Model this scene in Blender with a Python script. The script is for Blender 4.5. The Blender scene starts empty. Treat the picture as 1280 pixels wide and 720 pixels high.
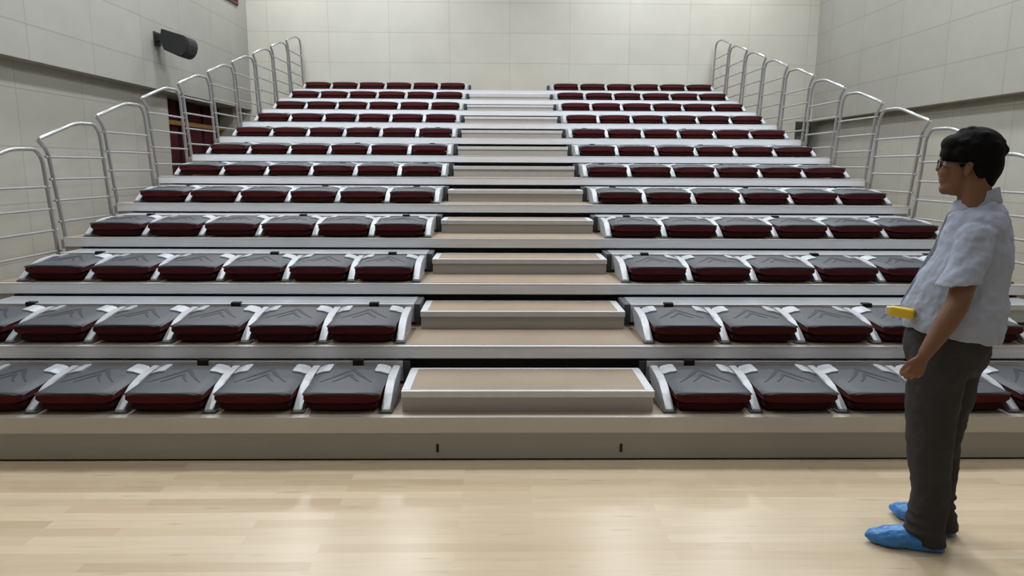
import bpy, bmesh, math, random
from mathutils import Vector, Matrix
import mathutils.geometry as mg
random.seed(7)
C = bpy.context.scene.collection
PI = math.pi

# ------------------------------------------------------------------ helpers
def link(o, parent=None):
    C.objects.link(o)
    if parent is not None: o.parent = parent
    return o
def obj(name, bm, mat, parent=None, smooth=False, angle=None):
    me = bpy.data.meshes.new(name)
    bmesh.ops.recalc_face_normals(bm, faces=bm.faces)
    bm.to_mesh(me); bm.free()
    for m in (mat if isinstance(mat, (list, tuple)) else [mat]): me.materials.append(m)
    if smooth:
        for p in me.polygons: p.use_smooth = True
        if angle is not None:
            me.set_sharp_from_angle(angle=math.radians(angle))
    return link(bpy.data.objects.new(name, me), parent)
def tag(o, label=None, cat=None, group=None, kind=None):
    if label: o['label'] = label
    if cat: o['category'] = cat
    if group: o['group'] = group
    if kind: o['kind'] = kind
    return o
def thing(name, label, cat, loc=(0, 0, 0), group=None, rz=0):
    o = bpy.data.objects.new(name, None); link(o)
    o.empty_display_size = .1
    o.location = loc; o.rotation_euler = (0, 0, rz)
    return tag(o, label, cat, group)
def copy_tree(o, parent=None):
    c = o.copy(); C.objects.link(c)
    if parent is not None: c.parent = parent
    for ch in [x for x in KIDS.get(o.name, [])]: copy_tree(ch, c)
    return c
KIDS = {}
def index_kids(o):
    KIDS[o.name] = [x for x in bpy.data.objects if x.parent == o]
    for k in KIDS[o.name]: index_kids(k)
def struct(name, bm, mat, **k):
    o = obj(name, bm, mat, **k); o['kind'] = 'structure'; return o

def box(bm, x0, x1, y0, y1, z0, z1, bev=0, seg=2):
    r = bmesh.ops.create_cube(bm, size=1)
    vs = r['verts']
    for v in vs:
        v.co = Vector(((x0 + x1) / 2 + v.co.x * (x1 - x0), (y0 + y1) / 2 + v.co.y * (y1 - y0), (z0 + z1) / 2 + v.co.z * (z1 - z0)))
    if bev:
        es = list({e for v in vs for e in v.link_edges})
        bmesh.ops.bevel(bm, geom=es, offset=bev, segments=seg, profile=.5, affect='EDGES')
    return bm
def B(*a, **k):
    bm = bmesh.new(); box(bm, *a, **k); return bm
def prism_x(bm, prof, x0, x1, bev=0):
    """extrude a (y, z) outline along x"""
    a = [bm.verts.new((x0, y, z)) for y, z in prof]; b = [bm.verts.new((x1, y, z)) for y, z in prof]
    n = len(prof); fs = [bm.faces.new(a), bm.faces.new(list(reversed(b)))]
    for i in range(n): fs.append(bm.faces.new((a[i], a[(i + 1) % n], b[(i + 1) % n], b[i])))
    if bev: bmesh.ops.bevel(bm, geom=list({e for f in fs[:2] for e in f.edges}), offset=bev, segments=2, affect='EDGES')
    return bm
def fillet(pts, r, n=5):
    P = [Vector(p) for p in pts]; out = [P[0]]
    for i in range(1, len(P) - 1):
        a, b, c = P[i - 1], P[i], P[i + 1]
        u, v = (a - b), (c - b); d = min(r, u.length * .48, v.length * .48)
        p, q = b + u.normalized() * d, b + v.normalized() * d
        for k in range(n + 1):
            t = k / n; out.append(p * (1 - t) ** 2 + b * 2 * t * (1 - t) + q * t * t)
    out.append(P[-1]); return out
def tube(bm, pts, rad, seg=10, caps=True):
    P = [Vector(p) for p in pts]; n = len(P)
    R = rad if isinstance(rad, (list, tuple)) else [rad] * n
    t0 = (P[1] - P[0]).normalized()
    up = Vector((1, 0, 0)) if abs(t0.x) < .9 else Vector((0, 0, 1))
    side = t0.cross(up).normalized(); rings = []
    for i, p in enumerate(P):
        t = (P[min(i + 1, n - 1)] - P[max(i - 1, 0)]).normalized()
        side = (side - t * side.dot(t)).normalized(); w = t.cross(side)
        rings.append([bm.verts.new(p + (side * math.cos(2 * PI * k / seg) + w * math.sin(2 * PI * k / seg)) * R[i]) for k in range(seg)])
    for a, b in zip(rings, rings[1:]):
        for k in range(seg): bm.faces.new((a[k], a[(k + 1) % seg], b[(k + 1) % seg], b[k]))
    if caps: bm.faces.new(rings[0][::-1]); bm.faces.new(rings[-1])
    return bm
def loft(bm, rings, caps=True):
    """rings: list of lists of Vector of equal length"""
    V = [[bm.verts.new(p) for p in r] for r in rings]; m = len(V[0])
    for a, b in zip(V, V[1:]):
        for k in range(m): bm.faces.new((a[k], a[(k + 1) % m], b[(k + 1) % m], b[k]))
    if caps: bm.faces.new(V[0][::-1]); bm.faces.new(V[-1])
    return bm
def ell(c, rx, ry, z, n=28, rot=0, tilt=(0, 0), pw=1.0):
    out = []
    for k in range(n):
        a = 2 * PI * k / n; x, y = rx * math.copysign(abs(math.cos(a)) ** pw, math.cos(a)), ry * math.copysign(abs(math.sin(a)) ** pw, math.sin(a))
        X, Y = x * math.cos(rot) - y * math.sin(rot), x * math.sin(rot) + y * math.cos(rot)
        out.append(Vector((c[0] + X, c[1] + Y, z + X * tilt[0] + Y * tilt[1])))
    return out
def ball(bm, c, r, rot=None, u=20, v=14):
    m = Matrix.Translation(Vector(c)) @ (rot if rot is not None else Matrix()) @ Matrix.Diagonal((r[0], r[1], r[2], 1))
    bmesh.ops.create_uvsphere(bm, u_segments=u, v_segments=v, radius=1, matrix=m)
    return bm
def caps_(bm, a, b, ra, rb, seg=14):
    """closed tapered capsule"""
    a, b = Vector(a), Vector(b); t = (b - a).normalized(); pts = []; rr = []
    for k in range(5):
        an = PI / 2 * (1 - k / 4.0); pts.append(a - t * ra * math.sin(an)); rr.append(max(ra * math.cos(an), ra * .06))
    for k in range(5):
        an = PI / 2 * (k / 4.0); pts.append(b + t * rb * math.sin(an)); rr.append(max(rb * math.cos(an), rb * .06))
    return tube(bm, pts, rr, seg)
def chain(bm, pts, rad):
    for i in range(len(pts) - 1): caps_(bm, pts[i], pts[i + 1], rad[i], rad[i + 1])
def remesh(o, vox, it=4, fac=.5):
    m = o.modifiers.new('Remesh', 'REMESH'); m.mode = 'VOXEL'; m.voxel_size = vox; m.use_smooth_shade = True
    if it:
        s = o.modifiers.new('Smooth', 'SMOOTH'); s.iterations = it; s.factor = fac
    return o
def wrinkle(o, size, strength, kind='CLOUDS'):
    t = bpy.data.textures.new('cloth_folds', kind)
    t.noise_scale = size
    d = o.modifiers.new('Displace', 'DISPLACE'); d.texture = t; d.strength = strength; d.mid_level = .5; d.texture_coords = 'GLOBAL'
    return o

# ------------------------------------------------------------------ materials
def new_mat(name):
    m = bpy.data.materials.new(name); m.use_nodes = True; nt = m.node_tree
    return m, nt, nt.nodes['Principled BSDF']
def N(nt, t, **k):
    n = nt.nodes.new(t)
    for a, v in k.items(): setattr(n, a, v)
    return n
def srgb(r, g, b):
    f = lambda c: ((c / 255 + .055) / 1.055) ** 2.4 if c > 10.3 else c / 255 / 12.92
    return (f(r), f(g), f(b), 1)
def math_(nt, op, a, b=None, c=None):
    n = N(nt, 'ShaderNodeMath', operation=op)
    for i, v in enumerate((a, b, c)):
        if v is None: continue
        if isinstance(v, (int, float)): n.inputs[i].default_value = v
        else: nt.links.new(v, n.inputs[i])
    return n.outputs[0]
def plain(name, col, rough=.5, metal=0, var=.06, scale=12, bump=0, bscale=80, stretch=(1, 1, 1), spec=.5):
    m, nt, p = new_mat(name); L = nt.links.new
    p.inputs['Roughness'].default_value = rough; p.inputs['Metallic'].default_value = metal
    p.inputs['Specular IOR Level'].default_value = spec
    tc = N(nt, 'ShaderNodeTexCoord'); mp = N(nt, 'ShaderNodeMapping'); mp.inputs['Scale'].default_value = stretch
    L(tc.outputs['Object'], mp.inputs['Vector'])
    nz = N(nt, 'ShaderNodeTexNoise'); nz.inputs['Scale'].default_value = scale; nz.inputs['Detail'].default_value = 4
    L(mp.outputs[0], nz.inputs['Vector'])
    mr = N(nt, 'ShaderNodeMapRange'); mr.inputs['From Min'].default_value = .3; mr.inputs['From Max'].default_value = .7
    mr.inputs['To Min'].default_value = 1 - var; mr.inputs['To Max'].default_value = 1 + var
    L(nz.outputs['Fac'], mr.inputs['Value'])
    mx = N(nt, 'ShaderNodeVectorMath', operation='SCALE'); mx.inputs[0].default_value = col[:3]
    L(mr.outputs[0], mx.inputs['Scale']); L(mx.outputs[0], p.inputs['Base Color'])
    if bump:
        n2 = N(nt, 'ShaderNodeTexNoise'); n2.inputs['Scale'].default_value = bscale; n2.inputs['Detail'].default_value = 3
        L(mp.outputs[0], n2.inputs['Vector'])
        b = N(nt, 'ShaderNodeBump'); b.inputs['Strength'].default_value = bump; b.inputs['Distance'].default_value = .01
        L(n2.outputs['Fac'], b.inputs['Height']); L(b.outputs[0], p.inputs['Normal'])
    return m

def wall_mat(name, horiz, h0, hs, z0, zs, col=(178, 179, 171), jw=.008, fade=.72):
    """panelled wall: joints every hs along the horizontal axis and every zs up"""
    m, nt, p = new_mat(name); L = nt.links.new
    g = N(nt, 'ShaderNodeNewGeometry'); s = N(nt, 'ShaderNodeSeparateXYZ'); L(g.outputs['Position'], s.inputs[0])
    def d(sock, o, st):
        q = math_(nt, 'DIVIDE', math_(nt, 'SUBTRACT', sock, o), st)
        fr = math_(nt, 'FRACT', math_(nt, 'ADD', q, .5))
        return math_(nt, 'MULTIPLY', math_(nt, 'ABSOLUTE', math_(nt, 'SUBTRACT', fr, .5)), st)
    dd = math_(nt, 'MINIMUM', d(s.outputs[horiz], h0, hs), d(s.outputs['Z'], z0, zs))
    mask = math_(nt, 'LESS_THAN', dd, jw)
    # each panel a touch different, plus mottled board texture
    cx = math_(nt, 'FLOOR', math_(nt, 'DIVIDE', math_(nt, 'SUBTRACT', s.outputs[horiz], h0), hs))
    cz = math_(nt, 'FLOOR', math_(nt, 'DIVIDE', math_(nt, 'SUBTRACT', s.outputs['Z'], z0), zs))
    cmb = N(nt, 'ShaderNodeCombineXYZ'); L(cx, cmb.inputs[0]); L(cz, cmb.inputs[1])
    wn = N(nt, 'ShaderNodeTexWhiteNoise', noise_dimensions='2D'); L(cmb.outputs[0], wn.inputs['Vector'])
    nz = N(nt, 'ShaderNodeTexNoise'); nz.inputs['Scale'].default_value = 2.2; nz.inputs['Detail'].default_value = 8; nz.inputs['Roughness'].default_value = .62
    L(g.outputs['Position'], nz.inputs['Vector'])
    n2 = N(nt, 'ShaderNodeTexNoise'); n2.inputs['Scale'].default_value = 60; n2.inputs['Detail'].default_value = 3
    L(g.outputs['Position'], n2.inputs['Vector'])
    v = math_(nt, 'ADD', math_(nt, 'MULTIPLY', wn.outputs['Value'], .045), math_(nt, 'MULTIPLY', nz.outputs['Fac'], .20))
    v = math_(nt, 'ADD', v, math_(nt, 'MULTIPLY', n2.outputs['Fac'], .06))
    v = math_(nt, 'ADD', v, .85)
    v = math_(nt, 'MULTIPLY', v, math_(nt, 'SUBTRACT', 1, math_(nt, 'MULTIPLY', mask, 1 - fade)))
    sc = N(nt, 'ShaderNodeVectorMath', operation='SCALE'); sc.inputs[0].default_value = srgb(*col)[:3]; L(v, sc.inputs['Scale'])
    L(sc.outputs[0], p.inputs['Base Color']); p.inputs['Roughness'].default_value = .85; p.inputs['Specular IOR Level'].default_value = .25
    b = N(nt, 'ShaderNodeBump'); b.inputs['Strength'].default_value = .25; b.inputs['Distance'].default_value = .004
    L(n2.outputs['Fac'], b.inputs['Height']); L(b.outputs[0], p.inputs['Normal'])
    return m

def floor_mat():
    m, nt, p = new_mat('maple_strip_floor'); L = nt.links.new
    g = N(nt, 'ShaderNodeNewGeometry')
    br = N(nt, 'ShaderNodeTexBrick'); br.offset = .37; br.offset_frequency = 2; br.squash = 1
    for k, v in {'Scale': 1, 'Mortar Size': .0012, 'Mortar Smooth': .3, 'Brick Width': .95, 'Row Height': .072, 'Bias': 0}.items(): br.inputs[k].default_value = v
    br.inputs['Color1'].default_value = (0, 0, 0, 1); br.inputs['Color2'].default_value = (1, 1, 1, 1); br.inputs['Mortar'].default_value = (.35, .35, .35, 1)
    L(g.outputs['Position'], br.inputs['Vector'])
    cr = N(nt, 'ShaderNodeValToRGB'); e = cr.color_ramp.elements
    e[0].position = 0; e[0].color = srgb(186, 166, 138); e[1].position = 1; e[1].color = srgb(206, 189, 164)
    for po, c in ((.12, (192, 172, 144)), (.5, (197, 179, 152)), (.8, (201, 183, 156))):
        x = e.new(po); x.color = srgb(*c)
    L(br.outputs['Color'], cr.inputs['Fac'])
    mp = N(nt, 'ShaderNodeMapping'); mp.inputs['Scale'].default_value = (1.2, 16, 1); L(g.outputs['Position'], mp.inputs['Vector'])
    nz = N(nt, 'ShaderNodeTexNoise'); nz.inputs['Scale'].default_value = 2.6; nz.inputs['Detail'].default_value = 6; L(mp.outputs[0], nz.inputs['Vector'])
    mr = N(nt, 'ShaderNodeMapRange'); mr.inputs['To Min'].default_value = .87; mr.inputs['To Max'].default_value = 1.08
    L(nz.outputs['Fac'], mr.inputs['Value'])
    # sparse darker heartwood flecks
    mp2 = N(nt, 'ShaderNodeMapping'); mp2.inputs['Scale'].default_value = (2.2, 18, 1); L(g.outputs['Position'], mp2.inputs['Vector'])
    n3 = N(nt, 'ShaderNodeTexNoise'); n3.inputs['Scale'].default_value = 1.7; n3.inputs['Detail'].default_value = 1; L(mp2.outputs[0], n3.inputs['Vector'])
    m3 = N(nt, 'ShaderNodeMapRange'); m3.inputs['From Min'].default_value = .68; m3.inputs['From Max'].default_value = .78
    m3.inputs['To Min'].default_value = 1; m3.inputs['To Max'].default_value = .78; L(n3.outputs['Fac'], m3.inputs['Value'])
    sc = N(nt, 'ShaderNodeVectorMath', operation='SCALE'); L(cr.outputs[0], sc.inputs[0]); L(math_(nt, 'MULTIPLY', mr.outputs[0], m3.outputs[0]), sc.inputs['Scale'])
    L(sc.outputs[0], p.inputs['Base Color']); p.inputs['Roughness'].default_value = .27
    p.inputs['Specular IOR Level'].default_value = .5
    return m

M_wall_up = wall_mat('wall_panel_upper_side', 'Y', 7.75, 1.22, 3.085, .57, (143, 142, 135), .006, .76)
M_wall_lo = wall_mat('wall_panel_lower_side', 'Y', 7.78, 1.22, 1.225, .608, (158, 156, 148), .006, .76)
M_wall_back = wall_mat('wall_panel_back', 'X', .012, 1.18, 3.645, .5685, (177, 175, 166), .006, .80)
M_floor = floor_mat()
M_ceil = plain('ceiling_paint', srgb(200, 200, 196), .9, var=.03)
M_nose = plain('aluminium_nosing', srgb(218, 220, 225), .42, .2, var=.05, scale=3, stretch=(1, 8, 8))
M_front = plain('beige_grey_front_panel', srgb(150, 147, 141), .5, .1, var=.05, scale=1.2)
M_lip = plain('front_lip_metal', srgb(184, 181, 174), .4, .2, var=.05, scale=2)
M_black = plain('black_void_lining', srgb(14, 14, 15), .8, var=.1)
M_fascia = plain('dark_grey_riser_sheet', srgb(62, 66, 70), .6, .1, var=.08)
M_deck = plain('tan_deck_covering', srgb(136, 119, 100), .55, var=.08, scale=3, bump=.05)
M_step = plain('grey_step_riser_sheet', srgb(162, 159, 156), .5, .1, var=.05, scale=2)
M_stepend = plain('dark_step_end', srgb(72, 72, 72), .6, .1)
M_bright = plain('bright_aluminium_edge', srgb(192, 194, 198), .42, .2, var=.04)
M_beam = plain('pale_steel_beam', srgb(172, 176, 182), .35, .5, var=.05, scale=3)
M_beamf = plain('bright_steel_beam_front', srgb(204, 207, 212), .3, .5, var=.05, scale=3)
M_shell = plain('slate_grey_plastic', srgb(56, 61, 68), .55, var=.05, scale=8, bump=.06, bscale=160)
M_chev = plain('groove_shade_plastic', srgb(26, 29, 38), .6)  # dark colour paints the shade inside the shell's chevron grooves
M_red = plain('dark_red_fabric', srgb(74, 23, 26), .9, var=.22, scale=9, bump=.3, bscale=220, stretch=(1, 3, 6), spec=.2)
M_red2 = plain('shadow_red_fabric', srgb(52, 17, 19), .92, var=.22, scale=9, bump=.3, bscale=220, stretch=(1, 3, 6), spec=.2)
M_edge = plain('near_black_seat_edge', srgb(30, 28, 34), .6)
M_bracket = plain('pale_grey_bracket', srgb(168, 173, 180), .45, .2, var=.05)
M_arm = plain('pale_grey_arm_post', srgb(166, 169, 174), .45, .2, var=.06)
M_armfoot = plain('dark_post_foot', srgb(84, 84, 88), .6)
M_screw = plain('screw_dark', srgb(70, 70, 74), .4, .6)
M_rail = plain('satin_grey_tube', srgb(158, 158, 158), .33, .6, var=.05)
M_bar = plain('grey_crossbar', srgb(160, 158, 160), .45, .3, var=.05)
M_speaker = plain('black_speaker', srgb(11, 12, 13), .7, var=.1)
M_grill = plain('black_speaker_grille', srgb(15, 16, 18), .8, bump=.5, bscale=300)
M_maroon = plain('maroon_fabric_panel', srgb(66, 18, 27), .85, var=.15, scale=4, spec=.2)
M_wood = plain('yellow_wood_rail', srgb(168, 122, 62), .5, var=.12, scale=6)
M_grey = plain('grey_reveal', srgb(140, 140, 138), .8)
M_lamp = bpy.data.materials.new('lamp_diffuser'); M_lamp.use_nodes = True
_p = M_lamp.node_tree.nodes['Principled BSDF']; _p.inputs['Emission Color'].default_value = (1, .98, .95, 1); _p.inputs['Emission Strength'].default_value = 3

# ------------------------------------------------------------------ layout numbers
D, R, S, A = .909, .2525, .5, .8107
def row(n): return (3.524 + (n - 1) * D + (.30 if n == 1 else 0), .26 + (n - 1) * R)
YB = 14.43; ZC = 6.4; XL = -5.1; XR = 6.1

# ------------------------------------------------------------------ room
struct('floor', B(-6.5, 7.3, -5.5, 15.6, -.1, 0), M_floor)
struct('ceiling', B(-6.5, 7.3, -5.5, 15.6, ZC, ZC + .15), M_ceil)
bm = bmesh.new()
box(bm, -6.5, 7.3, YB, YB + .3, 2.56, ZC); box(bm, -6.5, 5.78, YB, YB + .3, 0, 2.56)
struct('wall_back', bm, M_wall_back)
# left wall: the upper part overhangs the lower, the lower has an opening with maroon panels
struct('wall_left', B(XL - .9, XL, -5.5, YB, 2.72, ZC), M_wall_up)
bm = bmesh.new()
box(bm, -6.0, -5.3, -5.5, 11.25, 0, 2.72); box(bm, -6.0, -5.3, 13.95, YB, 0, 2.72); box(bm, -6.0, -5.3, 11.25, 13.95, 0, .9); box(bm, -6.0, -5.62, 11.25, 13.95, .9, 2.72)
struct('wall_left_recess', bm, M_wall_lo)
# right wall, same build
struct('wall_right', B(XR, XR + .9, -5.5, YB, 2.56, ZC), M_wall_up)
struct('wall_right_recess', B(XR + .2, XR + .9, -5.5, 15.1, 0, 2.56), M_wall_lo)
struct('wall_front', B(-6.5, 7.3, -5.6, -5.4, 0, ZC), M_wall_back)
bm = bmesh.new(); box(bm, 5.6, 6.5, 15.0, 15.2, 0, 2.6); box(bm, 5.7, 5.78, YB + .3, 15.1, 0, 2.6)
struct('wall_back_passage', bm, M_grey)
struct('door_1', B(5.62, 6.28, 14.93, 14.99, 0, 2.12), M_black)
# maroon panels in the left opening
labs = ['maroon fabric wall panel nearest the camera in the left wall opening', 'middle maroon fabric panel in the left wall opening, behind the guard rails',
        'maroon fabric panel nearest the rear corner in the left wall opening']
for (y0, y1), lb in zip(((11.27, 12.12), (12.2, 13.07), (13.15, 13.93)), labs):
    t = thing('acoustic_panel', lb, 'wall panel', (-5.6, (y0 + y1) / 2, .92), 'maroon panels in the left wall opening')
    h = (y1 - y0) / 2
    obj('fabric_face', B(.01, .05, -h + .02, h - .02, .02, 1.76, bev=.008), M_maroon, t)
    obj('panel_frame', B(-.015, .02, -h, h, 0, 1.78), M_black, t)
tag(obj('wooden_rail', B(-5.55, -5.49, 11.25, 13.95, 2.29, 2.36, bev=.006), M_wood), 'yellow wooden rail running across the maroon panels in the left wall', 'rail')
t = thing('wall_vent', 'small maroon panel high on the left wall near the rear corner', 'wall panel', (XL, 13.45, 4.58))
obj('panel_face', B(.02, .035, -.44, .44, .06, .84), M_maroon, t)
obj('panel_frame', B(0, .03, -.5, .5, 0, .9, bev=.005), plain('dark_maroon_frame', srgb(74, 34, 32), .7), t)

# speaker on the left wall
t = thing('wall_speaker', 'black box loudspeaker on a bracket high on the left wall', 'speaker', (-5.1, 10.62, 3.385))
rot = Matrix.Rotation(math.radians(19), 4, 'Y')
bm = bmesh.new()
prof = [(-.01, .135), (.31, .15)] + [(.31 + .085 * math.sin(PI * k / 8), .15 * math.cos(PI * k / 8)) for k in range(1, 8)] + [(.31, -.15), (.10, -.13), (.0, -.02)]
a = [bm.verts.new((x, -.17, z)) for x, z in prof]; b = [bm.verts.new((x, .17, z)) for x, z in prof]
bm.faces.new(a); bm.faces.new(b[::-1])
for i in range(len(prof)): bm.faces.new((a[i], a[(i + 1) % len(prof)], b[(i + 1) % len(prof)], b[i]))
bmesh.ops.bevel(bm, geom=list(bm.edges), offset=.006, segments=1, affect='EDGES')
bmesh.ops.transform(bm, matrix=Matrix.Translation((.12, 0, .02)) @ rot, verts=bm.verts)
cab = obj('cabinet', bm, M_speaker, t)
bm = bmesh.new()
gp = [(.322 + .09 * math.sin(PI * k / 8), .145 * math.cos(PI * k / 8)) for k in range(0, 9)]
a = [bm.verts.new((x, -.155, z)) for x, z in gp]; b = [bm.verts.new((x, .155, z)) for x, z in gp]
for i in range(8): bm.faces.new((a[i], a[i + 1], b[i + 1], b[i]))
bm.faces.new(a + []); bm.faces.new(b[::-1]); bm.faces.new((a[0], a[8], b[8], b[0]))
bmesh.ops.transform(bm, matrix=Matrix.Translation((.12, 0, .02)) @ rot, verts=bm.verts)
obj('grille', bm, M_grill, t)
bm = bmesh.new(); box(bm, 0, .02, -.09, .09, -.06, .13, bev=.004); box(bm, .02, .17, -.05, .05, 0, .1, bev=.006)
obj('wall_bracket', bm, M_speaker, t)

# ------------------------------------------------------------------ seating platforms
ordn = ['bottom', 'second', 'third', 'fourth', 'fifth', 'sixth', 'seventh', 'eighth', 'ninth', 'tenth', 'eleventh', 'top']
def rowname(n): return 'bottom row' if n == 1 else ('top row' if n == 12 else ordn[n - 1] + ' row up')
HW = 3.98
for n in range(1, 13):
    y0, z = row(n)
    depth = D + .16 if n < 12 else .86
    t = thing('seating_platform', 'long wide tier platform with silver front edge under the %s of seats' % rowname(n), 'platform', (0, y0, 0), 'telescopic seating tiers')
    yb = min(depth, YB - .02 - y0)
    if n == 1: yb = 1.0
    obj('deck', B(-HW, HW, -.02, yb, z - .045, z), M_deck, t)
    if n == 1:
        obj('front_lip', B(-4.6, 4.6, -.062, -.015, z - .095, z + .001, bev=.004), M_lip, t)
        obj('front_panel', B(-4.6, 4.6, -.055, -.02, .012, z - .09, bev=.002), M_front, t)
        for sx in (-.514, .527):
            obj('slot', B(sx - .007, sx + .007, -.060, -.045, .052, .1), M_black, t)
        obj('base_shadow_strip', B(-4.55, 4.55, -.045, .02, 0, .014), M_black, t)  # black strip painting the shadow line along the foot of the front panel
    else:
        obj('nosing', B(-HW, HW, -.06, -.015, z - .082, z - .003, bev=.003), M_nose, t)
        obj('nosing_edge', B(-HW, HW, -.063, -.038, z - .009, z - .001, bev=.002), M_bright, t)
        obj('riser_sheet', B(-HW + .04, HW - .04, .13, .16, row(n - 1)[1] + .002, z - .046), M_fascia, t)
    if n > 1:
        for s in (-1, 1):
            x0, x1 = sorted((s * (HW - .14), s * HW))
            obj('end_bracket', B(x0, x1, -.05, .05, z - .15, z - .083, bev=.004), M_front, t)
            x0, x1 = sorted((s * HW, s * (HW + .035)))
            obj('side_channel', B(x0, x1, .0, yb - .1, z - .12, z - .02, bev=.004), M_nose, t)

# aisle steps
for n in range(1, 12):
    y0, z = row(n); y1 = row(n + 1)[0] if n > 1 else 4.33
    yf = y1 - .485; h = .122; w = .72
    t = thing('aisle_step', 'grey half step with pale edging in the centre aisle, on the %s platform' % ('bottom tier' if n == 1 else ordn[n - 1] + ' tier'), 'step', (0, yf, z), 'half steps up the centre aisle')
    d = y1 - yf - .066 if n > 1 else y1 - yf - .012
    obj('step_riser', B(-w, w, .012, .03, .001, h - .028), M_step, t)
    for s in (-1, 1):
        x0, x1 = sorted((s * w, s * (w - .02)))
        obj('end_panel', B(x0, x1, .03, d, .001, h - .012), M_stepend, t)
    obj('tread', B(-w + .02, w - .02, .03, d - .02, h - .02, h), M_deck, t)
    bm = bmesh.new(); box(bm, -w - .004, w + .004, 0, .03, h - .036, h + .003, bev=.003)
    obj('front_edging', bm, M_bright, t)
    bm = bmesh.new(); box(bm, -w, w, d - .025, d, h - .02, h + .003, bev=.002)
    obj('back_edging', bm, M_bright, t)
    for s in (-1, 1):
        x0, x1 = sorted((s * (w + .004), s * (w - .045)))
        obj('side_edging', B(x0, x1, .03, d - .02, h - .012, h + .004, bev=.002), M_bright, t)

# ------------------------------------------------------------------ seats (folded down)
def cushion(x, y0, y1, z0, z1, bulge=.012, drop=.20):
    bm = bmesh.new(); rings = []; n = 22; m = 7
    for i in range(n + 1):
        u = -math.cos(PI * i / n); a = abs(u)
        top = z1 - (z1 - z0) * drop * a ** 6; e = (1 - a ** 14) * .5 + .5; zc = (z0 + top) / 2; hz = (top - z0) / 2 * e
        ya = y0 - bulge * (1 - u * u) + .012 * a ** 10; yb = y1 - .010 * a ** 10; yc = (ya + yb) / 2; hy = (yb - ya) / 2
        r = min(hz * .8, .016); ring = []
        for cy, cz, st in ((1, 1, 0), (-1, 1, 1), (-1, -1, 2), (1, -1, 3)):
            for k in range(m):
                t = (st + k / (m - 1)) * PI / 2
                ring.append(Vector((u * x, yc + cy * (hy - r) + r * math.cos(t), zc + cz * (hz - r) + r * math.sin(t))))
        rings.append(ring)
    loft(bm, rings); return bm
def shell_z(x, y):
    u = x / .222; v = max(0, (y + .022) / .452)
    z = .123 + .022 * v + .010 * (1 - u * u)
    z -= .014 * (max(0, abs(u) - .7) / .3) ** 2
    z -= .006 * max(0, .08 - v) / .08
    return z
def make_shell():
    bm = bmesh.new(); nx, ny = 24, 20; g = []
    for j in range(ny + 1):
        r = []; v = j / ny
        for i in range(nx + 1):
            u = i / nx * 2 - 1
            wx = .222
            x = u * wx; y = -.022 + v * .452
            # round the front and rear corners
            c = max(0, abs(u) - .82) / .18
            if v < .5: y += .03 * c * c * (1 - v * 2) ** 2
            else: y -= .03 * c * c * (v * 2 - 1) ** 2
            r.append(bm.verts.new((x, y, shell_z(x, y))))
        g.append(r)
    for j in range(ny):
        for i in range(nx): bm.faces.new((g[j][i], g[j][i + 1], g[j + 1][i + 1], g[j + 1][i]))
    # skirt
    rim = [g[0][i] for i in range(nx + 1)] + [g[j][nx] for j in range(1, ny + 1)] + [g[ny][i] for i in range(nx - 1, -1, -1)] + [g[j][0] for j in range(ny - 1, 0, -1)]
    low = [bm.verts.new((v.co.x * .985, v.co.y + (.004 if v.co.y < .2 else -.004), v.co.z - .007)) for v in rim]
    for i in range(len(rim)):
        k = (i + 1) % len(rim); bm.faces.new((rim[i], low[i], low[k], rim[k]))
    bm.faces.new(low)
    return bm
def chevron():
    """two nested V grooves, apex to the rear, as thin inlays that taper towards the front"""
    bm = bmesh.new()
    def leg(x0, y0, x1, y1, w0, w1, n=10):
        pa = []; pb = []
        dx, dy = x1 - x0, y1 - y0; l = math.hypot(dx, dy); nx_, ny_ = -dy / l, dx / l
        for k in range(n + 1):
            t = k / n; cx = x0 + dx * t; cy = y0 + dy * t + .012 * math.sin(PI * t) * -1; w = w0 + (w1 - w0) * t
            for lst, sg in ((pa, 1), (pb, -1)):
                X, Y = cx + nx_ * w * sg, cy + ny_ * w * sg
                lst.append((X, Y))
        up = [[bm.verts.new((X, Y, shell_z(X, Y) + .0022)) for X, Y in l_] for l_ in (pa, pb)]
        dn = [[bm.verts.new((X, Y, shell_z(X, Y) - .004)) for X, Y in l_] for l_ in (pa, pb)]
        for k in range(n):
            bm.faces.new((up[0][k], up[0][k + 1], up[1][k + 1], up[1][k]))
            bm.faces.new((up[0][k], dn[0][k], dn[0][k + 1], up[0][k + 1])); bm.faces.new((up[1][k], up[1][k + 1], dn[1][k + 1], dn[1][k]))
        bm.faces.new((up[0][0], up[1][0], dn[1][0], dn[0][0])); bm.faces.new((up[0][n], dn[0][n], dn[1][n], up[1][n]))
    leg(.004, .368, -.155, .15, .015, .003); leg(-.004, .368, .145, .15, .015, .003)
    leg(.003, .280, -.080, .15, .012, .003); leg(-.003, .280, .072, .15, .012, .003)
    return bm
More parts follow.
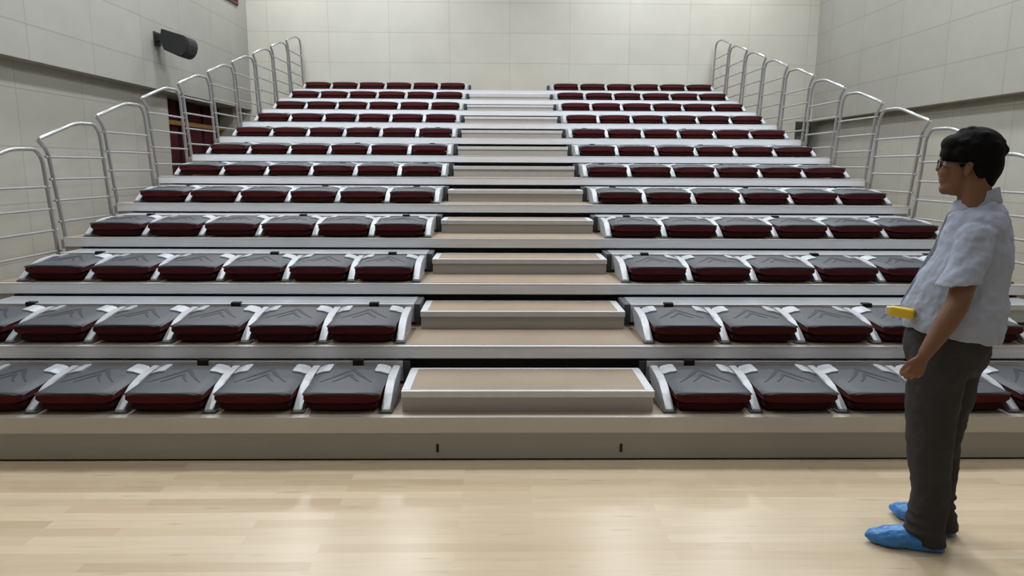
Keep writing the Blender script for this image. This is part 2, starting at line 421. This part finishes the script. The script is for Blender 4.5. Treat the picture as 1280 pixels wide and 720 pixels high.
def bracket(s):
    bm = bmesh.new()
    x0, x1 = sorted((s * .136, s * .221)); n = 6; V = []
    ys = [.315, .325, .36, .40, .43, .445]
    ins = [.010, 0, 0, 0, 0, .008]
    top = []; bot = []
    for y, q in zip(ys, ins):
        a, b = x0 + q, x1 - q
        top.append([bm.verts.new((x, y, shell_z(x, y) + .011)) for x in (a, (a + b) / 2, b)])
        bot.append([bm.verts.new((x, y, shell_z(x, y) - .002)) for x in (a, (a + b) / 2, b)])
    for j in range(5):
        for i in range(2): bm.faces.new((top[j][i], top[j][i + 1], top[j + 1][i + 1], top[j + 1][i]))
        bm.faces.new((top[j][0], top[j + 1][0], bot[j + 1][0], bot[j][0])); bm.faces.new((top[j][2], bot[j][2], bot[j + 1][2], top[j + 1][2]))
    for i in range(2):
        bm.faces.new((top[0][i], bot[0][i], bot[0][i + 1], top[0][i + 1])); bm.faces.new((top[5][i], top[5][i + 1], bot[5][i + 1], bot[5][i]))
    return bm
def arm_prof():
    up = [(.0, .0), (.0, .024), (.05, .050), (.11, .084), (.17, .112), (.215, .128), (.29, .139), (.38, .146), (.46, .149), (.48, .135)]
    dn = [(.49, .10), (.42, .07), (.38, 0)]
    return up + dn
def arm_bm(x):
    bm = bmesh.new(); prism_x(bm, arm_prof(), x - .024, x + .024, bev=.005); return bm
def foot_bm(x):
    return B(x - .036, x + .036, -.002, .055, 0, .010, bev=.003)
def make_seat(inner):
    """inner: -1/+1 adds the aisle end arm on that side; the outer arm is always there"""
    t = thing('folded_seat', 'x', 'seat')
    o = 1 if inner <= 0 else -1
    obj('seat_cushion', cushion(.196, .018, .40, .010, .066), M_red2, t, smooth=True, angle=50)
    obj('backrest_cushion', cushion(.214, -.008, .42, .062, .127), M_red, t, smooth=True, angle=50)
    sh = obj('backrest_shell', make_shell(), [M_shell], t, smooth=True, angle=55)
    obj('chevron_groove', chevron(), M_chev, sh)
    obj('shell_edge', cushion(.2165, -.017, .424, .110, .128, .006, .55), M_edge, t, smooth=True, angle=50)
    for s in (-1, 1):
        b = obj('bracket', bracket(s), M_bracket, sh)
    return t
def add_arm(t, x, side):
    a = obj('arm_post', arm_bm(x), M_arm, t)
    obj('post_foot', foot_bm(x), M_armfoot, a)
    return a
protos = {}
# left block: outer side is -x; right block: +x
for blk, s in (('left', -1), ('right', 1)):
    for first in (True, False):
        t = make_seat(0)
        add_arm(t, s * .25, s)
        if first: add_arm(t, -s * .25, -s)
        protos[(blk, first)] = t
# share meshes between the four prototypes
base = protos[('left', True)]
nth = ['next to aisle', 'second from aisle', 'third from aisle', 'fourth from aisle', 'fifth from aisle', 'outermost from aisle']
for p in protos.values(): index_kids(p)
used = set()
def rowphrase(n):
    return {1: 'bottom row', 12: 'top row'}.get(n, ordn[n - 1] + ' row up')
for n in range(1, 13):
    y0, z = row(n)
    look = ('folded grey seat over red cushions' if n <= 5 else 'folded dark red seat')
    for blk, s in (('left', -1), ('right', 1)):
        for k in range(6):
            if (n == 1 and k == 5) or (n == 2 and k == 5 and blk == 'right'): continue
            key = (blk, k == 0)
            if key in used: o = copy_tree(protos[key])
            else: o = protos[key]; used.add(key)
            o.location = (s * (A + (k + .5) * S), y0 + .002, z + .001)
            o['label'] = '%s, %s block, %s, %s' % (look, blk, rowphrase(n), nth[k])
            o['group'] = 'folded seats of the %s block' % blk
        # steel beam with latches behind the seats
        xs = sorted((s * (A - .028), s * (A + 6 * S + .018)))
        t = thing('support_rail', 'long pale steel rail behind the folded seats, %s of %s block' % (rowphrase(n), blk), 'rail', ((xs[0] + xs[1]) / 2, y0 + .53, z), 'steel beams behind the seats')
        hw = (xs[1] - xs[0]) / 2; by1 = .17 if n == 1 else (.30 if n < 12 else .2)
        obj('beam_cover', B(-hw, hw, .012, by1, .02, .156, bev=.006), M_beam, t)
        obj('front_strip', B(-hw, hw, 0, .014, .118, .158, bev=.003), M_bright, t)
        obj('end_cap', B(*(sorted((-s * hw, -s * (hw + .045)))), .02, by1, .001, .154, bev=.004), M_fascia, t)
        cx = (xs[0] + xs[1]) / 2
        for lx in ((-1.066, -2.05, -3.50) if s < 0 else (1.055, 2.50, 3.47)):
            obj('latch', B(lx - cx - .034, lx - cx + .034, -.014, .035, .122, .170, bev=.006), M_black, t)

# ------------------------------------------------------------------ guard rails
def make_rail():
    t = thing('guard_rail', 'x', 'guard rail')
    pts = [(0, .09, -.10), (0, -.05, .74), (0, -.17, .835), (0, .40, 1.0), (0, .70, 1.005), (0, .775, .92), (0, .87, .002)]
    P = [Vector(pts[0])] + fillet(pts[:3], .07)[1:-1]
    P = fillet([pts[0], pts[1], (0, -.165, .83)], .09)[:-1]
    P += [Vector((0, -.165, .832)), Vector((0, -.14, .843))]
    P += fillet([(0, -.14, .843), pts[3], pts[4], pts[5], pts[6]], .10)[1:]
    bm = bmesh.new(); tube(bm, P, .0165, 10)
    obj('tube_frame', bm, M_rail, t, smooth=True, angle=60)
    for zz in (.69, .50, .315, .13):
        yf = .09 - .14 * (zz + .1) / .84; yr = .87 - .095 * zz / .92
        bm = bmesh.new(); tube(bm, [(0, yf - .045, zz), (0, yr + .045, zz)], .0105, 8)
        obj('crossbar', bm, M_bar, t, smooth=True, angle=60)
    bm = bmesh.new(); box(bm, -.03, .03, .05, .13, -.115, -.03, bev=.006)
    obj('mounting_clamp', bm, M_rail, t)
    return t
rail = make_rail(); index_kids(rail); first = True
for s, side in ((-1, 'left'), (1, 'right')):
    for n in range(3, 13):
        y0, z = row(n)
        o = rail if first else copy_tree(rail); first = False
        o.location = (s * 4.045, y0, z)
        o['label'] = 'grey tubular guard rail with four crossbars, %s end of the %s' % (side, rowphrase(n))
        o['group'] = 'guard rails along the %s side' % side

# ------------------------------------------------------------------ person
M_skin = plain('skin', srgb(112, 79, 60), .6, var=.05, scale=20, bump=.03, bscale=120, spec=.35)
M_hair = plain('black_hair', srgb(8, 7, 7), .8, var=.3, scale=60, stretch=(1, 1, .25), bump=.35, bscale=160, spec=.12)
M_shirt = plain('pale_blue_grey_shirt', srgb(152, 160, 177), .85, var=.03, scale=6, bump=.12, bscale=14, spec=.2)
M_trous = plain('dark_grey_trousers', srgb(54, 52, 53), .9, var=.08, scale=5, bump=.15, bscale=10, spec=.2)
M_blue = plain('blue_plastic_shoe_cover', srgb(52, 122, 190), .4, var=.15, scale=14, bump=.7, bscale=26)
M_shoe = plain('black_shoe', srgb(20, 20, 22), .5)
M_belt = plain('dark_belt', srgb(44, 30, 38), .5)
M_yellow = plain('yellow_plastic', srgb(214, 182, 44), .45)
M_specs = plain('black_spectacle_frame', srgb(20, 18, 20), .35)
M_eye = plain('eye_white', srgb(205, 200, 195), .3)
M_iris = plain('dark_iris', srgb(28, 18, 14), .2)
M_lens, _nt, _pp = new_mat('spectacle_lens'); _pp.inputs['Transmission Weight'].default_value = .9; _pp.inputs['Roughness'].default_value = .05; _pp.inputs['IOR'].default_value = 1.1; _pp.inputs['Base Color'].default_value = (.9, .9, .92, 1)

AN = math.radians(33); CA, SA = math.cos(AN), math.sin(AN)
FW = Vector((-CA, SA, 0)); LF = Vector((-SA, -CA, 0)); UP = Vector((0, 0, 1))
PY = 2.9
per = thing('person', 'person in pale short-sleeved shirt, dark trousers and blue shoe covers, standing facing left', 'person', (1.78, PY, 0))
OFF = Vector((-1.78, -PY, 0))
def pobj(name, bm, mat, parent=None, **k):
    bmesh.ops.translate(bm, vec=OFF, verts=bm.verts)
    return obj(name, bm, mat, parent or per, **k)
def half(h, w): return h * .83
HEADM = Matrix.Translation((1.768, PY, 0)) @ Matrix.Rotation(-math.radians(27), 4, 'Z') @ Matrix.Diagonal((.85, .96, 1, 1)) @ Matrix.Translation((-1.768, -PY, 0))
def headed(bm):
    bmesh.ops.transform(bm, matrix=HEADM, verts=bm.verts); return bm
def body_ring(z, xc, h, w, yc=PY, n=32, grow=0, pw=.92, tilt=(0, 0)):
    return ell((xc, yc), half(h, w) + grow, w + grow, z, n, rot=-AN, pw=pw, tilt=tilt)

# --- body: one continuous surface
bm = bmesh.new()
HY = PY
def hb(x, y, z, rx, ry, rz): ball(bm, (x, HY + y, z), (rx, ry, rz))
hb(1.778, 0, 1.705, .108, .080, .100)
hb(1.718, 0, 1.640, .070, .067, .098)
hb(1.712, 0, 1.582, .056, .054, .046)
hb(1.674, 0, 1.564, .027, .030, .024)
hb(1.660, 0, 1.690, .022, .050, .014)           # brow
hb(1.668, .036, 1.632, .030, .026, .030); hb(1.668, -.036, 1.632, .030, .026, .030)    # cheeks
caps_(bm, (1.650, HY, 1.685), (1.634, HY, 1.645), .0090, .0105)     # nose
hb(1.648, .010, 1.640, .012, .008, .008); hb(1.648, -.010, 1.640, .012, .008, .008)
hb(1.672, 0, 1.615, .030, .040, .045); hb(1.652, 0, 1.606, .010, .024, .0065); hb(1.654, 0, 1.594, .010, .022, .0070)   # lips
for s in (-1, 1):
    hb(1.752, s * .077, 1.650, .016, .008, .028); hb(1.760, s * .081, 1.660, .013, .006, .016)
    hb(1.748, s * .075, 1.628, .010, .008, .012)
caps_(bm, (1.790, HY, 1.62), (1.808, HY, 1.47), .070, .074)
headed(bm)
# trunk and legs under the clothes
loft(bm, [body_ring(1.50, 1.815, .07, .09, grow=-.012), body_ring(1.44, 1.82, .115, .15, grow=-.015), body_ring(1.32, 1.826, .162, .18, grow=-.02),
          body_ring(1.13, 1.78, .205, .175, grow=-.025), body_ring(1.0, 1.765, .18, .17, grow=-.025), body_ring(.88, 1.755, .16, .16, grow=-.03)])
NL = [(1.70, 2.835, .90), (1.665, 2.82, .50), (1.715, 2.825, .09)]; FL = [(1.815, 2.97, .90), (1.83, 2.97, .50), (1.865, 2.975, .09)]
chain(bm, NL, (.085, .055, .036)); chain(bm, FL, (.085, .055, .036))
# feet inside the covers
near_h, near_t = Vector((1.748, 2.805, .038)), Vector((1.53, 2.872, .03)); far_h, far_t = Vector((1.885, 2.935, .038)), Vector((1.765, 3.10, .03))
caps_(bm, near_h, near_t, .026, .014); caps_(bm, far_h, far_t, .026, .014)
# left arm and hand (near side)
SH = Vector((1.728, 2.748, 1.392)); EL = Vector((1.638, 2.688, 1.115)); WR = Vector((1.532, 2.684, .925))
chain(bm, [SH, (1.685, 2.715, 1.25), EL, (1.60, 2.684, 1.045), WR], (.040, .046, .042, .042, .027))
def hand(bm, wrist, d, back, thumb_side, size=1.0, curl=(.5, 1.0, 1.0), tcurl=.4):
    """wrist point, pointing direction d, back-of-hand normal, direction towards the thumb side"""
    d = Vector(d).normalized(); back = Vector(back); back = (back - d * back.dot(d)).normalized()
    th = Vector(thumb_side); th = (th - d * th.dot(d) - back * th.dot(back)).normalized(); q = size
    # palm: four metacarpal rods fused
    for i, (o, l) in enumerate(((.028, .082), (.010, .086), (-.009, .082), (-.026, .074))):
        caps_(bm, wrist + th * o * .45 * q, wrist + (th * o + d * l) * q, .0145 * q, .0115 * q)
    ball(bm, wrist + (d * .040) * q - back * .004, (.026 * q, .014 * q, .036 * q), rot=Matrix((th, back, d)).transposed().to_4x4())
    segs = ((.042, .026, .020), (.046, .029, .021), (.043, .027, .020), (.034, .021, .018))
    for i, ((o, l), sg) in enumerate(zip(((.0295, .084), (.0100, .089), (-.0100, .084), (-.0290, .075)), segs)):
        p = wrist + (th * o + d * l) * q; ang = 0; r = .0088 if i < 3 else .0076
        for k, (sl, cu) in enumerate(zip(sg, curl)):
            ang += cu + (.05 * i)
            dirv = d * math.cos(ang) - back * math.sin(ang) + th * (.05 * (1.5 - i)) * (1 if k == 0 else 0)
            e = p + dirv.normalized() * sl * q
            caps_(bm, p, e, (r - .0006 * k) * q, (r - .0006 * (k + 1)) * q, 12); p = e
    # thumb leaves the side of the palm near its base
    p0 = wrist + (th * .018 + d * .018) * q; p1 = p0 + (th * .022 + d * .034 - back * .008) * q
    p2 = p1 + (d * .030 + th * .002 - back * .012 * (1 + tcurl)) * q; p3 = p2 + (d * .022 - th * .006 - back * .012) * q
    caps_(bm, p0, p1, .0140 * q, .0115 * q, 12); caps_(bm, p1, p2, .0108 * q, .0095 * q, 12); caps_(bm, p2, p3, .0093 * q, .0078 * q, 12)
hand(bm, WR + Vector((-.008, 0, -.018)), (-.36, .06, -.93), (-.25, -1, 0), (-1, .1, .3), .88, curl=(.75, 1.05, .8))
# right arm, across the front of the belly
SR = Vector((1.910, 3.045, 1.365)); ER = Vector((1.875, 3.150, 1.13)); WRR = Vector((1.676, 3.085, 1.035))
chain(bm, [SR, (1.90, 3.11, 1.26), ER, (1.79, 3.125, 1.08), WRR], (.040, .049, .042, .040, .027))
hand(bm, WRR + Vector((-.010, -.012, 0)), (-.60, -.80, .03), (-.80, .6, -.1), (0, 0, 1), .86, curl=(.45, .9, .9))
body = pobj('body', bm, M_skin, smooth=True); remesh(body, .0042, 4, .5)
tag(body, 'bare face, forearms and hands')

# --- eyes
for s in (-1, 1):
    e = pobj('eye', headed(ball(bmesh.new(), (1.662, HY + s * .031, 1.668), (.0115, .0125, .0105))), M_eye, smooth=True)
    pobj('iris', headed(ball(bmesh.new(), (1.6555, HY + s * .031, 1.668), (.0055, .0058, .0058))), M_iris, e, smooth=True)
    bm = bmesh.new(); ball(bm, (1.663, HY + s * .031, 1.6745), (.0135, .0155, .0065)); pobj('eyelid', headed(bm), M_skin, e, smooth=True)
# --- hair
bm = bmesh.new()
hb(1.782, 0, 1.722, .128, .100, .095)
hb(1.695, 0, 1.745, .060, .080, .044); hb(1.669, -.022, 1.705, .032, .050, .034); hb(1.669, .025, 1.706, .032, .048, .032); hb(1.700, -.056, 1.700, .030, .024, .030); hb(1.700, .056, 1.700, .030, .024, .030)
hb(1.845, 0, 1.668, .062, .082, .082); hb(1.838, 0, 1.610, .046, .060, .048)
for s in (-1, 1):
    hb(1.735, s * .074, 1.708, .048, .018, .036); hb(1.724, s * .070, 1.672, .012, .008, .024); hb(1.808, s * .070, 1.660, .034, .020, .055)
for k in range(26):     # tufts
    a = random.uniform(0, 2 * PI); u = random.uniform(-.1, 1); x = 1.782 + .112 * math.cos(a) * math.sqrt(1 - max(u, 0) ** 2); y = .088 * math.sin(a) * math.sqrt(1 - max(u, 0) ** 2); z = 1.722 + .085 * u
    hb(x, y, z, .026, .022, .018)
hair = pobj('hair', headed(bm), M_hair, smooth=True); remesh(hair, .005, 14, .5)
tag(hair, 'short thick black hair')
# --- spectacles
fr = bmesh.new()
for s in (-1, 1):
    c = Vector((1.633, HY + s * .034, 1.667)); pts = []
    for k in range(17):
        a = 2 * PI * k / 16; q = .6
        yy = .026 * math.copysign(abs(math.cos(a)) ** q, math.cos(a)); zz = .0165 * math.copysign(abs(math.sin(a)) ** q, math.sin(a))
        pts.append(c + Vector((abs(yy + s * .01) * .12, yy, zz)))
    tube(fr, pts, .0024, 6, caps=False)
    tube(fr, [(1.640, HY + s * .060, 1.673), (1.69, HY + s * .073, 1.672), (1.748, HY + s * .084, 1.668), (1.762, HY + s * .084, 1.652)], .0026, 6)
tube(fr, [(1.633, HY - .009, 1.671), (1.629, HY, 1.674), (1.633, HY + .009, 1.671)], .0024, 6)
sp = pobj('spectacles', headed(fr), M_specs, smooth=True)
for s in (-1, 1):
    bm = bmesh.new(); ball(bm, (1.6355, HY + s * .034, 1.667), (.0012, .025, .0155)); pobj('lens', headed(bm), M_lens, sp, smooth=True)

# --- trousers
bm = bmesh.new()
loft(bm, [body_ring(1.045, 1.765, .186, .178), body_ring(1.0, 1.760, .192, .185), body_ring(.95, 1.757, .197, .188), body_ring(.90, 1.757, .198, .182), body_ring(.84, 1.757, .180, .160), body_ring(.78, 1.757, .150, .130)])
def leg(cs):
    loft(bm, [ell((x, y), rx * .86, ry * .98, z, 24, rot=-AN) for x, y, z, rx, ry in cs])
leg([(1.690, 2.835, .92, .122, .105), (1.676, 2.830, .80, .130, .108), (1.672, 2.826, .68, .122, .104), (1.676, 2.823, .56, .112, .098), (1.680, 2.822, .46, .100, .088),
     (1.694, 2.822, .36, .090, .080), (1.704, 2.822, .26, .084, .074), (1.704, 2.822, .18, .086, .074), (1.700, 2.825, .12, .086, .074), (1.708, 2.825, .075, .090, .074), (1.722, 2.820, .030, .076, .060)])
leg([(1.825, 2.965, .92, .125, .105), (1.836, 2.968, .80, .128, .106), (1.838, 2.970, .68, .118, .098), (1.834, 2.972, .56, .100, .088), (1.833, 2.972, .46, .088, .080),
     (1.838, 2.972, .36, .080, .074), (1.842, 2.972, .26, .077, .071), (1.840, 2.972, .18, .075, .071), (1.845, 2.970, .12, .078, .070), (1.852, 2.966, .075, .082, .072), (1.870, 2.952, .025, .068, .062)])
for (x, y) in ((1.70, 2.824), (1.845, 2.971)):       # bunched hems
    for k in range(3):
        loft(bm, [ell((x, y), .060, .052, .075 + .045 * k, 24), ell((x - .004, y), .088 - .003 * k, .076 - .003 * k, .092 + .045 * k, 24), ell((x, y), .060, .052, .110 + .045 * k, 24)])
tr = pobj('trousers', bm, M_trous, smooth=True); remesh(tr, .0075, 4, .5); wrinkle(tr, .12, .026); wrinkle(tr, .045, .008)
bm = bmesh.new()
ro = body_ring(1.008, 1.760, .194, .187); ru = body_ring(1.042, 1.762, .191, .183)
ri = body_ring(1.042, 1.762, .180, .172); rb_ = body_ring(1.008, 1.760, .182, .175)
loft(bm, [rb_, ro, ru, ri], caps=False); pobj('belt', bm, M_belt, smooth=True)

# --- shirt
bm = bmesh.new()
lv = [(.955, 1.768, .206, .204, (-.12, 0)), (.99, 1.768, .212, .204, (-.10, 0)), (1.03, 1.768, .214, .202, (-.05, 0)), (1.07, 1.770, .214, .191, (0, 0)), (1.13, 1.779, .209, .190, (0, 0)), (1.19, 1.794, .194, .188, (0, 0)), (1.25, 1.808, .182, .186, (0, 0)),
      (1.32, 1.826, .163, .186, (0, 0)), (1.38, 1.830, .148, .184, (0, 0)), (1.42, 1.828, .134, .172, (0, 0)), (1.455, 1.824, .118, .142, (0, 0)), (1.485, 1.820, .100, .105, (.15, 0)), (1.51, 1.818, .082, .080, (.25, 0))]
loft(bm, [body_ring(z, x, h, w, tilt=tl, grow=(.016 if z < 1.1 else .004)) for z, x, h, w, tl in lv])
ball(bm, (1.728, 2.756, 1.375), (.074, .074, .058))
def sleeve(cs):
    loft(bm, [ell((x, y), r * rr, r, z, 24, rot=-AN, tilt=tl) for x, y, z, r, rr, tl in cs])
T0 = (0, 0)
sleeve([(1.765, 2.80, 1.425, .045, 1.1, T0), (1.742, 2.765, 1.405, .060, 1.1, T0), (1.722, 2.745, 1.36, .068, 1.05, T0), (1.695, 2.722, 1.30, .069, 1.05, T0), (1.665, 2.704, 1.245, .067, 1.08, (.08, 0)), (1.648, 2.696, 1.215, .067, 1.10, (.12, 0)), (1.640, 2.693, 1.200, .067, 1.10, (.12, 0))])
sleeve([(1.875, 2.99, 1.395, .045, 1.1, T0), (1.898, 3.030, 1.375, .058, 1.1, T0), (1.910, 3.055, 1.34, .064, 1.05, T0), (1.908, 3.085, 1.30, .068, 1.05, T0), (1.900, 3.105, 1.245, .066, 1.05, T0), (1.895, 3.115, 1.215, .066, 1.05, T0)])
shirt = pobj('shirt', bm, M_shirt, smooth=True); remesh(shirt, .006, 5, .5); wrinkle(shirt, .15, .036); wrinkle(shirt, .045, .014)
bm = bmesh.new()
def cring(r, z, t, cx=1.806): return ell((cx, PY), r, r * .94, z + .012, 28, rot=-AN, tilt=(t * .8 * CA, -t * .8 * SA))
loft(bm, [cring(.074, 1.475, .42), cring(.094, 1.468, .42), cring(.086, 1.505, .50), cring(.079, 1.532, .52), cring(.073, 1.532, .52), cring(.072, 1.50, .46)], caps=False)
loft(bm, [cring(.080, 1.53, .52), cring(.088, 1.495, .46), cring(.096, 1.470, .44), cring(.090, 1.468, .44), cring(.083, 1.492, .46), cring(.076, 1.528, .52)], caps=False)
pobj('collar', bm, M_shirt, shirt, smooth=True)

bm = bmesh.new(); V_ = []
for z, x, h, w, tl in lv[1:-1]:
    d_ = half(h, w) + (.018 if z < 1.1 else .008); c0 = Vector((x, PY, z)) + FW * d_
    V_.append([c0 - LF * .014 - FW * .008, c0 - LF * .014 + FW * .004, c0 + LF * .014 + FW * .004, c0 + LF * .014 - FW * .008])
loft(bm, V_); pobj('button_placket', bm, M_shirt, shirt, smooth=True, angle=40)

# --- shoe covers
def cover(heel, toe, name):
    heel, toe = Vector(heel), Vector(toe); ax = (toe - heel); ax.z = 0; L_ = ax.length; ax.normalize(); sd = Vector((-ax.y, ax.x, 0)); bm = bmesh.new(); rings = []
    prof = [(-.018, .014, .030, .004), (.0, .036, .058, .0), (.10, .043, .075, 0), (.28, .044, .092, 0), (.45, .051, .098, 0), (.60, .056, .088, 0), (.74, .054, .076, .001), (.86, .044, .062, .003), (.95, .026, .047, .009), (1.02, .008, .024, .018)]
    for t, w, h, z0 in prof:
        c = heel + ax * L_ * t; r = []
        for k in range(24):
            a = 2 * PI * k / 24; cc, ss = math.cos(a), math.sin(a)
            zz = z0 + h * (.5 + .5 * ss) if ss > -.5 else z0 + h * (.5 + .5 * max(ss, -1)) * .6
            r.append(Vector((c.x, c.y, 0)) + sd * w * math.copysign(abs(cc) ** .8, cc) + UP * max(zz, .0015))
        rings.append(r)
    loft(bm, rings)
    o = pobj('shoe_cover', bm, M_blue, smooth=True)
    s = o.modifiers.new('Subsurf', 'SUBSURF'); s.levels = 2; s.render_levels = 2
    wrinkle(o, .028, .016)
    return o
cover((1.775, 2.800, 0), (1.480, 2.888, 0), 'near'); cover((1.905, 2.925, 0), (1.735, 3.150, 0), 'far')

# --- yellow hand control held against the belly
t = thing('hand_control', 'yellow hand control held against the person\'s belly', 'remote control', (1.534, 2.871, 1.050))
bm = bmesh.new(); box(bm, -.052, .044, -.020, .020, -.021, .021, bev=.010, seg=4)
rotm = Matrix.Rotation(math.radians(-34), 4, 'Z') @ Matrix.Rotation(math.radians(4), 4, 'Y')
bmesh.ops.transform(bm, matrix=rotm, verts=bm.verts); obj('control_body', bm, M_yellow, t, smooth=True, angle=60)
bm = bmesh.new(); box(bm, -.064, -.040, -.0165, .0165, -.0165, .0165, bev=.005); bmesh.ops.transform(bm, matrix=rotm, verts=bm.verts); obj('end_cap', bm, plain('pale_yellow_cap', srgb(206, 200, 150), .5), t)

# ------------------------------------------------------------------ lights
LX = (-4.2, -2.0, 2.2, 4.4)
def lamp(x, y, w, h, e, col=(1, .985, .96)):
    t = thing('ceiling_lamp', 'square white ceiling lamp above the seating', 'lamp', (x, y, ZC - .12), 'ceiling lamps')
    obj('housing', B(-w / 2 - .04, w / 2 + .04, -h / 2 - .04, h / 2 + .04, .03, .12, bev=.01), M_ceil, t)
    l = bpy.data.lights.new('lamp_light', 'AREA'); l.shape = 'RECTANGLE'; l.size = w; l.size_y = h; l.energy = e; l.color = col
    o = bpy.data.objects.new('lamp_light', l); C.objects.link(o); o.location = (x, y, ZC - .105)
for x in LX:
    lamp(x, 13.3, .5, .8, 66, (.95, .98, 1))
    lamp(x, 10.0, .5, .8, 90, (.93, .97, 1))
    lamp(x, 6.6, .5, .8, 135, (.93, .97, 1))
    lamp(x, 3.0, .5, .8, 33, (.97, .98, 1))
    lamp(x, -2.0, .5, .8, 20, (1, .98, .95))

w = bpy.data.worlds.new('world'); bpy.context.scene.world = w; w.use_nodes = True
w.node_tree.nodes['Background'].inputs[0].default_value = (.9, .95, 1, 1); w.node_tree.nodes['Background'].inputs[1].default_value = .3

# ------------------------------------------------------------------ camera
f, pit, yaw, rol = 878.5036, .1718, .0168, -.0048
fwd = Vector((math.sin(yaw) * math.cos(pit), math.cos(yaw) * math.cos(pit), -math.sin(pit)))
right = Vector((math.cos(yaw), -math.sin(yaw), 0)); down = fwd.cross(right)
c_, s_ = math.cos(rol), math.sin(rol)
r2, d2 = right * c_ + down * s_, right * -s_ + down * c_
cam = bpy.data.cameras.new('camera'); cam.sensor_width = 36; cam.lens = f / 1280 * 36; cam.clip_start = .05
co = bpy.data.objects.new('camera', cam); C.objects.link(co)
m = Matrix.Identity(4)
for i in range(3): m[i][0] = r2[i]; m[i][1] = -d2[i]; m[i][2] = -fwd[i]
m.translation = Vector((-.1603, 0, 1.6494)); co.matrix_world = m
sc = bpy.context.scene; sc.camera = co
sc.view_settings.view_transform = 'Standard'; sc.view_settings.look = 'None'; sc.view_settings.gamma = 1; sc.view_settings.use_curve_mapping = False
sc.view_settings.exposure = 0.0
